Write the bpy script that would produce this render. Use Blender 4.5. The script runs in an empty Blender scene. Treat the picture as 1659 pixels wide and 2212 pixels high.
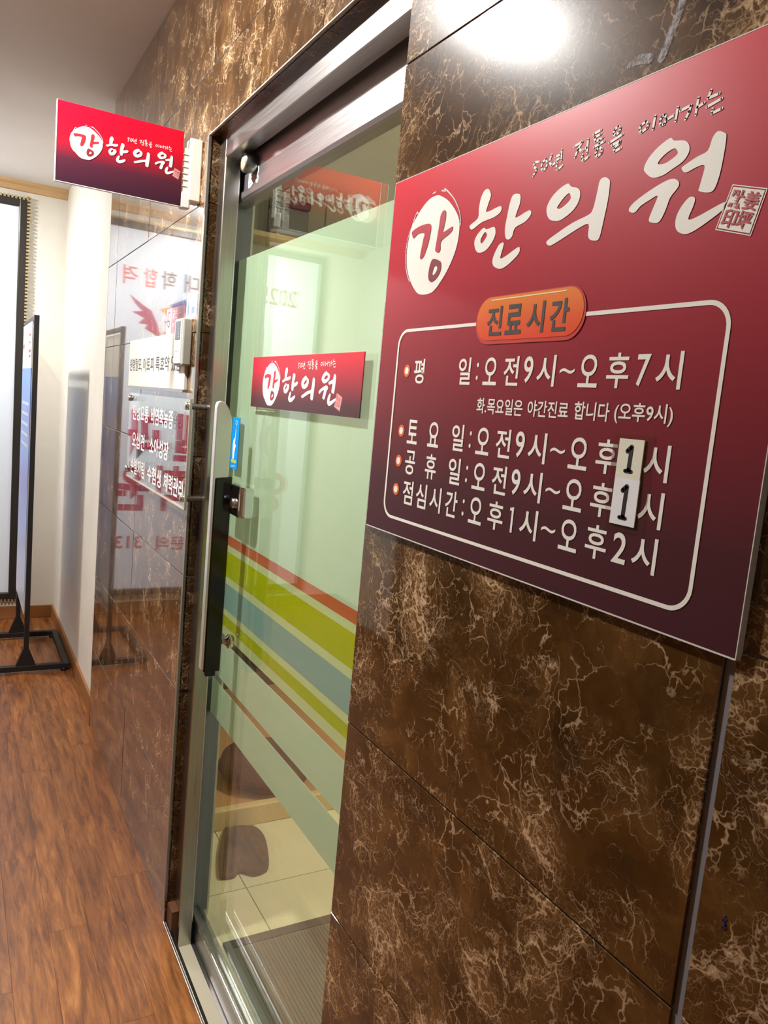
import bpy, bmesh, math, random
from mathutils import Vector, Matrix
random.seed(7)
scene = bpy.context.scene
COL = scene.collection

# ------------------------------------------------------------------ camera
YAW, PITCH, ROLL = math.radians(60.42), math.radians(-7.347), math.radians(5.24)
fwd = Vector((-math.sin(YAW)*math.cos(PITCH), math.cos(YAW)*math.cos(PITCH), math.sin(PITCH)))
rgt = Vector((math.cos(YAW), math.sin(YAW), 0)); upv = rgt.cross(fwd)
r2 = rgt*math.cos(ROLL) + upv*math.sin(ROLL); u2 = -rgt*math.sin(ROLL) + upv*math.cos(ROLL)
cam_data = bpy.data.cameras.new('camera'); cam = bpy.data.objects.new('camera', cam_data); COL.objects.link(cam)
cam_data.sensor_fit = 'HORIZONTAL'; cam_data.sensor_width = 36.0; cam_data.lens = 36.0*1662.9/1659.0
cam_data.clip_start = 0.02
m = Matrix((r2, u2, -fwd)).transposed().to_4x4(); m.translation = (0, -0.5143, 1.405); cam.matrix_world = m
scene.camera = cam

# ------------------------------------------------------------------ world and exposure
world = bpy.data.worlds.new('world'); scene.world = world; world.use_nodes = True
bg = world.node_tree.nodes['Background']; bg.inputs[0].default_value = (0.9, 0.95, 1.0, 1); bg.inputs[1].default_value = 0.0
scene.view_settings.view_transform = 'Standard'; scene.view_settings.look = 'None'
scene.view_settings.gamma = 1.0; scene.view_settings.use_curve_mapping = False
scene.view_settings.exposure = 0.85
scene.cycles.max_bounces = 7; scene.cycles.diffuse_bounces = 4; scene.cycles.glossy_bounces = 4; scene.cycles.transparent_max_bounces = 12; scene.cycles.transmission_bounces = 4
scene.cycles.caustics_reflective = False; scene.cycles.caustics_refractive = False
LAMP_CORRIDOR = 1150.0      # emission of the corridor ceiling lights
LAMP_CLINIC = 135.0        # emission of the clinic ceiling light

CEIL = 2.475
END_X = -4.9
LEFT_Y = -1.75
BACK_X = 1.6

# ------------------------------------------------------------------ materials
def srgb(r, g, b):
    f = lambda c: (c/255/12.92) if c/255 <= .04045 else ((c/255+.055)/1.055)**2.4
    return (f(r), f(g), f(b), 1)

def pmat(name, col, rough=.5, metal=0., spec=.5, ior=1.5, coat=0., emit=None, estr=0.):
    mt = bpy.data.materials.new(name); mt.use_nodes = True
    b = mt.node_tree.nodes['Principled BSDF']
    b.inputs['Base Color'].default_value = col if len(col) == 4 else (*col, 1)
    b.inputs['Roughness'].default_value = rough; b.inputs['Metallic'].default_value = metal
    b.inputs['IOR'].default_value = ior; b.inputs['Specular IOR Level'].default_value = spec
    if coat: b.inputs['Coat Weight'].default_value = coat; b.inputs['Coat Roughness'].default_value = .08
    if emit: b.inputs['Emission Color'].default_value = emit; b.inputs['Emission Strength'].default_value = estr
    return mt

class NT:
    def __init__(s, mt): s.t = mt.node_tree; s.n = s.t.nodes; s.b = s.n['Principled BSDF']
    def new(s, typ, **kw):
        nd = s.n.new(typ)
        for k, v in kw.items():
            if hasattr(nd, k): setattr(nd, k, v)
        return nd
    def link(s, a, b): s.t.links.new(a, b)
    def math(s, op, a, b=None):
        nd = s.n.new('ShaderNodeMath'); nd.operation = op
        for i, v in enumerate((a, b)):
            if v is None: continue
            if isinstance(v, (int, float)): nd.inputs[i].default_value = v
            else: s.link(v, nd.inputs[i])
        return nd.outputs[0]
    def ramp(s, fac, stops):
        nd = s.n.new('ShaderNodeValToRGB'); el = nd.color_ramp.elements
        while len(el) > 1: el.remove(el[-1])
        el[0].position = stops[0][0]; el[0].color = stops[0][1]
        for p, c in stops[1:]:
            e = el.new(p); e.color = c
        s.link(fac, nd.inputs[0]); return nd.outputs[0]
    def mix(s, fac, a, b, mode='MIX'):
        nd = s.n.new('ShaderNodeMix'); nd.data_type = 'RGBA'; nd.blend_type = mode
        for i, v in ((0, fac), (6, a), (7, b)):
            if isinstance(v, (int, float)): nd.inputs[i].default_value = v
            elif isinstance(v, tuple): nd.inputs[i].default_value = v
            else: s.link(v, nd.inputs[i])
        return nd.outputs[2]
    def noise(s, vec, scale, detail=4, rough=.55, w=None, dist=0.):
        nd = s.n.new('ShaderNodeTexNoise'); nd.noise_dimensions = '4D' if w is not None else '3D'
        nd.inputs['Scale'].default_value = scale; nd.inputs['Detail'].default_value = detail
        nd.inputs['Roughness'].default_value = rough; nd.inputs['Distortion'].default_value = dist
        s.link(vec, nd.inputs['Vector'])
        if w is not None: s.link(w, nd.inputs['W'])
        return nd
    def scaled(s, vec, sc):
        nd = s.n.new('ShaderNodeMapping'); nd.inputs['Scale'].default_value = sc
        s.link(vec, nd.inputs['Vector']); return nd.outputs[0]

def marble_material():
    mt = pmat('brown_marble', (.08, .04, .015), rough=.24, ior=1.6); T = NT(mt)
    T.b.inputs['Specular IOR Level'].default_value = .05
    T.b.inputs['Coat Weight'].default_value = 1.0; T.b.inputs['Coat Roughness'].default_value = .035; T.b.inputs['Coat IOR'].default_value = 1.54
    tc = T.new('ShaderNodeTexCoord'); oi = T.new('ShaderNodeObjectInfo')
    cb = T.new('ShaderNodeCombineXYZ'); r = T.math('MULTIPLY', oi.outputs['Random'], 91.0)
    T.link(r, cb.inputs[0]); T.link(T.math('MULTIPLY', r, 1.7), cb.inputs[1]); T.link(T.math('MULTIPLY', r, .6), cb.inputs[2])
    off = T.new('ShaderNodeVectorMath', operation='ADD'); T.link(tc.outputs['Object'], off.inputs[0]); T.link(cb.outputs[0], off.inputs[1])
    P = off.outputs[0]
    def warp(src, scale, amt):
        nz = T.noise(P, scale, 2, .6)
        sub = T.new('ShaderNodeVectorMath', operation='SUBTRACT'); T.link(nz.outputs['Color'], sub.inputs[0]); sub.inputs[1].default_value = (.5, .5, .5)
        scl = T.new('ShaderNodeVectorMath', operation='SCALE'); T.link(sub.outputs[0], scl.inputs[0]); scl.inputs['Scale'].default_value = amt
        add = T.new('ShaderNodeVectorMath', operation='ADD'); T.link(src, add.inputs[0]); T.link(scl.outputs[0], add.inputs[1])
        return add.outputs[0]
    V = warp(warp(P, 9, .12), 70, .026)
    cl = T.noise(V, 13, 3, .62)
    base = T.ramp(cl.outputs['Fac'], [(.28, srgb(54, 33, 13)), (.5, srgb(76, 49, 20)), (.72, srgb(104, 72, 36))])
    mk = T.noise(V, 8, 3, .62); mk2 = T.noise(P, 17, 3, .65)
    def veins(scale, width, msk, lo, hi):
        vo = T.new('ShaderNodeTexVoronoi'); vo.feature = 'DISTANCE_TO_EDGE'
        vo.inputs['Scale'].default_value = scale; T.link(V, vo.inputs['Vector'])
        mr = T.new('ShaderNodeMapRange'); T.link(msk, mr.inputs[0]); mr.inputs[1].default_value = lo; mr.inputs[2].default_value = hi
        q = T.math('DIVIDE', vo.outputs['Distance'], T.math('ADD', T.math('MULTIPLY', mr.outputs[0], width), .0005))
        return T.math('MULTIPLY', T.math('MAXIMUM', T.math('SUBTRACT', 1.0, q), 0.0), mr.outputs[0])
    v1 = veins(17, .050, mk.outputs['Fac'], .40, .70); v2 = veins(38, .085, mk2.outputs['Fac'], .41, .70); v3 = veins(88, .15, mk.outputs['Fac'], .42, .74)
    allv = T.math('MINIMUM', T.math('ADD', T.math('ADD', v1, T.math('MULTIPLY', v2, .85)), T.math('MULTIPLY', v3, .7)), 1.0)
    halo = T.ramp(mk.outputs['Fac'], [(.52, (0, 0, 0, 1)), (.76, (1, 1, 1, 1))])
    c = T.mix(T.math('MULTIPLY', halo, .40), base, srgb(158, 118, 74))
    c = T.mix(T.math('MULTIPLY', allv, .95), c, srgb(220, 186, 146))
    T.link(c, T.b.inputs['Base Color'])
    return mt

def wood_material():
    mt = pmat('vinyl_wood', (.2, .08, .03), rough=.36); T = NT(mt)
    tc = T.new('ShaderNodeTexCoord'); oi = T.new('ShaderNodeObjectInfo')
    w = T.math('MULTIPLY', oi.outputs['Random'], 83.0)
    P = T.scaled(tc.outputs['Object'], (1.0, 9.0, 1.0))
    g1 = T.noise(P, 4.0, 6, .66, w, 1.2); g2 = T.noise(T.scaled(tc.outputs['Object'], (3.0, 75, 1)), 5, 4, .6, w)
    c = T.ramp(g1.outputs['Fac'], [(.24, srgb(66, 36, 18)), (.42, srgb(116, 69, 34)), (.57, srgb(152, 95, 48)), (.78, srgb(194, 134, 76))])
    dark = T.ramp(g2.outputs['Fac'], [(.3, (.5, .46, .44, 1)), (.55, (1, 1, 1, 1))])
    c = T.mix(.7, c, dark, 'MULTIPLY')
    tint = T.ramp(oi.outputs['Random'], [(0, (.86, .83, .82, 1)), (1, (1.06, 1.05, 1.04, 1))])
    c = T.mix(1.0, c, tint, 'MULTIPLY')
    T.link(c, T.b.inputs['Base Color'])
    bp = T.new('ShaderNodeBump'); bp.inputs['Strength'].default_value = .12; bp.inputs['Distance'].default_value = .002
    T.link(g2.outputs['Fac'], bp.inputs['Height']); T.link(bp.outputs[0], T.b.inputs['Normal'])
    return mt

def plaster(name, col, rough=.75, amt=.06):
    mt = pmat(name, col, rough); T = NT(mt)
    tc = T.new('ShaderNodeTexCoord'); nz = T.noise(tc.outputs['Object'], 3.0, 6, .6)
    lo = tuple(c*(1-amt) for c in col[:3])+(1,); hi = tuple(min(1, c*(1+amt)) for c in col[:3])+(1,)
    T.link(T.ramp(nz.outputs['Fac'], [(.3, lo), (.7, hi)]), T.b.inputs['Base Color'])
    n2 = T.noise(tc.outputs['Object'], 180, 3, .6)
    bp = T.new('ShaderNodeBump'); bp.inputs['Strength'].default_value = .08; bp.inputs['Distance'].default_value = .001
    T.link(n2.outputs['Fac'], bp.inputs['Height']); T.link(bp.outputs[0], T.b.inputs['Normal'])
    return mt

def brushed(name, col, rough, vertical=True):
    mt = pmat(name, col, rough, metal=1.0); T = NT(mt)
    tc = T.new('ShaderNodeTexCoord')
    P = T.scaled(tc.outputs['Object'], (160, 160, 3) if vertical else (3, 160, 160))
    nz = T.noise(P, 2.0, 3, .6)
    T.link(T.ramp(nz.outputs['Fac'], [(.3, tuple(c*.86 for c in col)+(1,)), (.7, tuple(min(1, c*1.08) for c in col)+(1,))]), T.b.inputs['Base Color'])
    T.link(T.math('ADD', T.math('MULTIPLY', nz.outputs['Fac'], .12), rough-.06), T.b.inputs['Roughness'])
    return mt

def gradient(name, stops, rough=.4):
    """a printed vertical colour gradient over the object's own height"""
    mt = pmat(name, (.5, .02, .03), rough, spec=.28); T = NT(mt)
    tc = T.new('ShaderNodeTexCoord'); sp = T.new('ShaderNodeSeparateXYZ'); T.link(tc.outputs['Generated'], sp.inputs[0])
    T.link(T.ramp(sp.outputs['Z'], stops), T.b.inputs['Base Color'])
    return mt

def glass_material(name, tint, ior=1.5, gloss=0.0):
    mt = bpy.data.materials.new(name); mt.use_nodes = True; t = mt.node_tree; t.nodes.clear()
    out = t.nodes.new('ShaderNodeOutputMaterial'); mx = t.nodes.new('ShaderNodeMixShader')
    tr = t.nodes.new('ShaderNodeBsdfTransparent'); gl = t.nodes.new('ShaderNodeBsdfGlossy'); fr = t.nodes.new('ShaderNodeFresnel')
    geo = t.nodes.new('ShaderNodeNewGeometry'); mr = t.nodes.new('ShaderNodeMapRange')
    mr.inputs[3].default_value = ior; mr.inputs[4].default_value = 1/ior      # same reflectance entering and leaving the sheet
    t.links.new(geo.outputs['Backfacing'], mr.inputs[0]); t.links.new(mr.outputs[0], fr.inputs['IOR'])
    tr.inputs[0].default_value = tint; gl.inputs['Roughness'].default_value = gloss; gl.inputs[0].default_value = (.95, 1, .97, 1)
    t.links.new(fr.outputs[0], mx.inputs[0]); t.links.new(tr.outputs[0], mx.inputs[1]); t.links.new(gl.outputs[0], mx.inputs[2])
    t.links.new(mx.outputs[0], out.inputs['Surface']); return mt

def film_material(name, col, trans=.5, clear=.06):
    mt = bpy.data.materials.new(name); mt.use_nodes = True; t = mt.node_tree; t.nodes.clear()
    out = t.nodes.new('ShaderNodeOutputMaterial'); m1 = t.nodes.new('ShaderNodeMixShader'); m2 = t.nodes.new('ShaderNodeMixShader')
    df = t.nodes.new('ShaderNodeBsdfDiffuse'); tl = t.nodes.new('ShaderNodeBsdfTranslucent'); tr = t.nodes.new('ShaderNodeBsdfTransparent')
    for n in (df, tl): n.inputs[0].default_value = col
    m1.inputs[0].default_value = trans; m2.inputs[0].default_value = clear
    t.links.new(df.outputs[0], m1.inputs[1]); t.links.new(tl.outputs[0], m1.inputs[2])
    t.links.new(m1.outputs[0], m2.inputs[1]); t.links.new(tr.outputs[0], m2.inputs[2]); t.links.new(m2.outputs[0], out.inputs['Surface'])
    return mt

def emitter(name, col, strength):
    mt = bpy.data.materials.new(name); mt.use_nodes = True; t = mt.node_tree; t.nodes.clear()
    out = t.nodes.new('ShaderNodeOutputMaterial'); e = t.nodes.new('ShaderNodeEmission')
    e.inputs[0].default_value = col; e.inputs[1].default_value = strength; t.links.new(e.outputs[0], out.inputs['Surface']); return mt

MARBLE = marble_material(); WOOD = wood_material()
CREAM = plaster('cream_wallpaper', srgb(232, 229, 219)); CEILM = plaster('ceiling_paint', srgb(222, 217, 213), .8, .03)
GROUT = pmat('grey_grout', srgb(128, 126, 132), .8); SUBFLOOR = pmat('dark_subfloor', srgb(50, 32, 22), .8)
BASEW = plaster('oak_trim', srgb(150, 100, 55), .5, .15)
STEEL = brushed('brushed_steel', (.50, .48, .43), .30); STEEL_H = brushed('brushed_steel_lengthwise', (.46, .44, .43), .34, False)
STEEL_D = brushed('dark_steel', (.16, .14, .13), .25, False)
STEEL_L = brushed('bright_steel', (.72, .71, .68), .26); CHROME = pmat('chrome', (.75, .76, .78), .08, 1.0)
HEADER = brushed('header_steel', (.46, .43, .43), .42, False)
BLACK = pmat('black_paint', srgb(22, 22, 24), .45); BLACKG = pmat('black_gloss', srgb(18, 12, 12), .15)
WHITEP = pmat('white_plastic', srgb(240, 240, 235), .4); IVORY = pmat('ivory_board', srgb(240, 236, 222), .45)
LETTER = pmat('cream_white_ink', srgb(252, 250, 240), .5); RED_INK = pmat('red_ink', srgb(190, 34, 52), .45)
MAROON_INK = pmat('maroon_ink', srgb(140, 34, 48), .45); DARK_INK = pmat('dark_brown_ink', srgb(48, 40, 34), .5)
BLACK_INK = pmat('black_ink', srgb(18, 20, 28), .5); GREY_INK = pmat('grey_ink', srgb(66, 64, 60), .5)
PINK_INK = pmat('pale_pink_ink', srgb(240, 190, 185), .5)
SIGN_RED = gradient('red_to_maroon_print', [(0, srgb(74, 36, 44)), (.16, srgb(80, 38, 46)), (.42, srgb(138, 34, 48)), (.7, srgb(184, 28, 50)), (1, srgb(222, 26, 52))], .38)
SIGN_RED2 = gradient('bright_red_to_plum_print', [(0, srgb(60, 30, 46)), (.3, srgb(84, 36, 52)), (.55, srgb(176, 22, 44)), (.8, srgb(226, 14, 44)), (1, srgb(232, 14, 46))], .35)
GLASS = glass_material('door_glass', (.945, .98, .948, 1)); ACRYL = glass_material('clear_acrylic', (.97, .98, .975, 1), 1.49)

# ------------------------------------------------------------------ mesh helpers (all coordinates are given in the room's metres)
ORG = {}
def link(o, parent=None, origin=Vector((0, 0, 0))):
    COL.objects.link(o); ORG[o.name] = Vector(origin)
    if parent is not None:
        o.parent = parent; o.location = Vector(origin) - ORG[parent.name]
    else: o.location = origin
    return o

def mk(name, verts, faces, mat, parent=None, smooth=False, kind=None):
    vs = [Vector(v) for v in verts]
    lo = Vector([min(v[i] for v in vs) for i in range(3)]); hi = Vector([max(v[i] for v in vs) for i in range(3)])
    c = (lo+hi)/2
    me = bpy.data.meshes.new(name); me.from_pydata([tuple(v-c) for v in vs], [], faces); me.validate(); me.update()
    if smooth:
        for p in me.polygons: p.use_smooth = True
    for mt in (mat if isinstance(mat, (list, tuple)) else [mat]): me.materials.append(mt)
    o = bpy.data.objects.new(name, me)
    link(o, parent, c)
    if kind: o['kind'] = kind
    return o

def from_bm(name, bm, mat, parent=None, smooth=False, kind=None):
    bm.verts.ensure_lookup_table()
    for i, v in enumerate(bm.verts): v.index = i
    vs = [v.co.copy() for v in bm.verts]; fs = [[v.index for v in f.verts] for f in bm.faces]; bm.free()
    return mk(name, vs, fs, mat, parent, smooth, kind)

def boxdata(x0, x1, y0, y1, z0, z1):
    v = [(x0, y0, z0), (x1, y0, z0), (x1, y1, z0), (x0, y1, z0), (x0, y0, z1), (x1, y0, z1), (x1, y1, z1), (x0, y1, z1)]
    f = [(0, 3, 2, 1), (4, 5, 6, 7), (0, 1, 5, 4), (1, 2, 6, 5), (2, 3, 7, 6), (3, 0, 4, 7)]
    return v, f

def box(name, x0, x1, y0, y1, z0, z1, mat, parent=None, bevel=0., seg=2, kind=None):
    v, f = boxdata(x0, x1, y0, y1, z0, z1)
    if not bevel: return mk(name, v, f, mat, parent, kind=kind)
    bm = bmesh.new(); bv = [bm.verts.new(p) for p in v]
    for q in f: bm.faces.new([bv[i] for i in q])
    bmesh.ops.bevel(bm, geom=bm.edges[:], offset=bevel, segments=seg, profile=.5, affect='EDGES')
    return from_bm(name, bm, mat, parent, kind=kind)

def boxes(name, lst, mat, parent=None, kind=None):
    V, F = [], []
    for b in lst:
        v, f = boxdata(*b); n = len(V); V += v; F += [tuple(i+n for i in q) for q in f]
    return mk(name, V, F, mat, parent, kind=kind)

def prism(name, poly, axis, a0, a1, mat, parent=None, bevel=0., smooth=False):
    """poly of 2D points extruded along axis ('x': poly=(y,z), 'y': poly=(x,z), 'z': poly=(x,y))"""
    def P(p, a): return {'x': (a, p[0], p[1]), 'y': (p[0], a, p[1]), 'z': (p[0], p[1], a)}[axis]
    bm = bmesh.new(); A = [bm.verts.new(P(p, a0)) for p in poly]; B = [bm.verts.new(P(p, a1)) for p in poly]
    n = len(poly); bm.faces.new(A[::-1]); bm.faces.new(B)
    for i in range(n): bm.faces.new((A[i], A[(i+1) % n], B[(i+1) % n], B[i]))
    bmesh.ops.recalc_face_normals(bm, faces=bm.faces[:])
    if bevel: bmesh.ops.bevel(bm, geom=bm.edges[:], offset=bevel, segments=2, profile=.5, affect='EDGES')
    return from_bm(name, bm, mat, parent, smooth)

def lathe(name, c, axis, prof, mat, parent=None, n=28, smooth=True):
    """prof: (radius, distance along axis) pairs from c"""
    ax = Vector(axis).normalized(); t = Vector((0, 0, 1)) if abs(ax.z) < .9 else Vector((1, 0, 0))
    e1 = ax.cross(t).normalized(); e2 = ax.cross(e1)
    V, F = [], []
    for r, d in prof:
        for k in range(n):
            a = 2*math.pi*k/n; V.append(Vector(c)+ax*d+e1*(r*math.cos(a))+e2*(r*math.sin(a)))
    for i in range(len(prof)-1):
        for k in range(n):
            F.append((i*n+k, i*n+(k+1) % n, (i+1)*n+(k+1) % n, (i+1)*n+k))
    F.append(tuple(range(n-1, -1, -1))); F.append(tuple((len(prof)-1)*n+k for k in range(n)))
    return mk(name, V, F, mat, parent, smooth)

def tube(name, a, b, r, mat, parent=None, n=16):
    a, b = Vector(a), Vector(b); return lathe(name, a, b-a, [(r, 0), (r, (b-a).length)], mat, parent, n)

def thing(name, loc, label, cat, group=None):
    e = bpy.data.objects.new(name, None); e.empty_display_size = .05; link(e, None, Vector(loc))
    e['label'] = label; e['category'] = cat
    if group: e['group'] = group
    return e

def struct(o): o['kind'] = 'structure'; return o
def sempty(name, loc):
    e = bpy.data.objects.new(name, None); e.empty_display_size = .05; link(e, None, Vector(loc)); e['kind'] = 'structure'; return e

# ------------------------------------------------------------------ flat print: text and outlines laid on a plane
class Plane:
    def __init__(s, O, U, V, N): s.O, s.U, s.V, s.N = Vector(O), Vector(U), Vector(V), Vector(N)
    def p(s, u, v, d=0.): return s.O + s.U*u + s.V*v + s.N*d

_tc = {}
def glyphs(body, bold):
    k = (body, bold)
    if k not in _tc:
        c = bpy.data.curves.new('t', 'FONT'); c.body = body; c.size = 1.0; c.offset = bold; c.resolution_u = 4
        o = bpy.data.objects.new('t', c); COL.objects.link(o)
        bpy.context.view_layer.update()
        me = bpy.data.meshes.new_from_object(o.evaluated_get(bpy.context.evaluated_depsgraph_get()))
        vs = [(v.co.x, v.co.y) for v in me.vertices]; fs = [tuple(p.vertices) for p in me.polygons]
        bpy.data.objects.remove(o); bpy.data.curves.remove(c); bpy.data.meshes.remove(me)
        _tc[k] = (vs, fs)
    return _tc[k]

def fit(body, u0, u1, v0, v1, bold=.012, rot=0.):
    vs, fs = glyphs(body, bold)
    x0 = min(v[0] for v in vs); x1 = max(v[0] for v in vs); y0 = min(v[1] for v in vs); y1 = max(v[1] for v in vs)
    if u1 is None: u1 = u0 + (x1-x0)*(v1-v0)/(y1-y0)
    out = [(u0+(x-x0)/max(x1-x0, 1e-6)*(u1-u0), v0+(y-y0)/max(y1-y0, 1e-6)*(v1-v0)) for x, y in vs]
    if rot:
        cu, cv = (u0+u1)/2, (v0+v1)/2; c, s = math.cos(rot), math.sin(rot)
        out = [(cu+(u-cu)*c-(v-cv)*s, cv+(u-cu)*s+(v-cv)*c) for u, v in out]
    return out, fs

def emit(name, pl, d, parts, mat, parent, split=False):
    if split:
        return [emit(name, pl, d, [q], mat, parent) for q in parts]
    V, F = [], []
    for vs, fs in parts:
        n = len(V); V += [pl.p(u, v, d) for u, v in vs]; F += [tuple(i+n for i in f) for f in fs]
    return mk(name, V, F, mat, parent)

def smooth_loop(pts, sub=4):
    n = len(pts); out = []
    for i in range(n):
        p0, p1, p2, p3 = pts[i-1], pts[i], pts[(i+1) % n], pts[(i+2) % n]
        for k in range(sub):
            t = k/sub
            out.append(tuple(.5*((2*p1[j])+(-p0[j]+p2[j])*t+(2*p0[j]-5*p1[j]+4*p2[j]-p3[j])*t*t+(-p0[j]+3*p1[j]-3*p2[j]+p3[j])*t**3) for j in (0, 1)))
    return out

def filled(loops):
    """fill closed 2D loops, holes by even-odd"""
    c = bpy.data.curves.new('f', 'CURVE'); c.dimensions = '2D'; c.fill_mode = 'BOTH'
    for L in loops:
        s = c.splines.new('POLY'); s.points.add(len(L)-1); s.use_cyclic_u = True
        for i, p in enumerate(L): s.points[i].co = (p[0], p[1], 0, 1)
    o = bpy.data.objects.new('f', c); COL.objects.link(o); bpy.context.view_layer.update()
    me = bpy.data.meshes.new_from_object(o.evaluated_get(bpy.context.evaluated_depsgraph_get()))
    r = ([(v.co.x, v.co.y) for v in me.vertices], [tuple(p.vertices) for p in me.polygons])
    bpy.data.objects.remove(o); bpy.data.curves.remove(c); bpy.data.meshes.remove(me)
    return r

def stroke(pts, w, sub=3):
    """brush stroke: a ribbon with round ends along a polyline"""
    P = [Vector((p[0], p[1])) for p in pts]; V, F = [], []
    for i in range(len(P)-1):
        d = (P[i+1]-P[i]); L = d.length
        if L < 1e-7: continue
        d /= L; nrm = Vector((-d.y, d.x))*w/2; n = len(V)
        V += [P[i]+nrm, P[i]-nrm, P[i+1]-nrm, P[i+1]+nrm]; F.append((n, n+1, n+2, n+3))
    for q in P:
        n = len(V); k = 10
        V += [q+Vector((math.cos(2*math.pi*j/k), math.sin(2*math.pi*j/k)))*w/2 for j in range(k)]; F.append(tuple(range(n, n+k)))
    return [(v.x, v.y) for v in V], F

def rrect(u0, u1, v0, v1, r, n=8):
    out = []
    for cu, cv, a0 in ((u1-r, v1-r, 0), (u0+r, v1-r, 90), (u0+r, v0+r, 180), (u1-r, v0+r, 270)):
        for k in range(n+1):
            a = math.radians(a0+90*k/n); out.append((cu+r*math.cos(a), cv+r*math.sin(a)))
    return out
def disc(cu, cv, ru, rv=None, n=28):
    rv = ru if rv is None else rv
    return [(cu+ru*math.cos(2*math.pi*k/n), cv+rv*math.sin(2*math.pi*k/n)) for k in range(n)]

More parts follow.
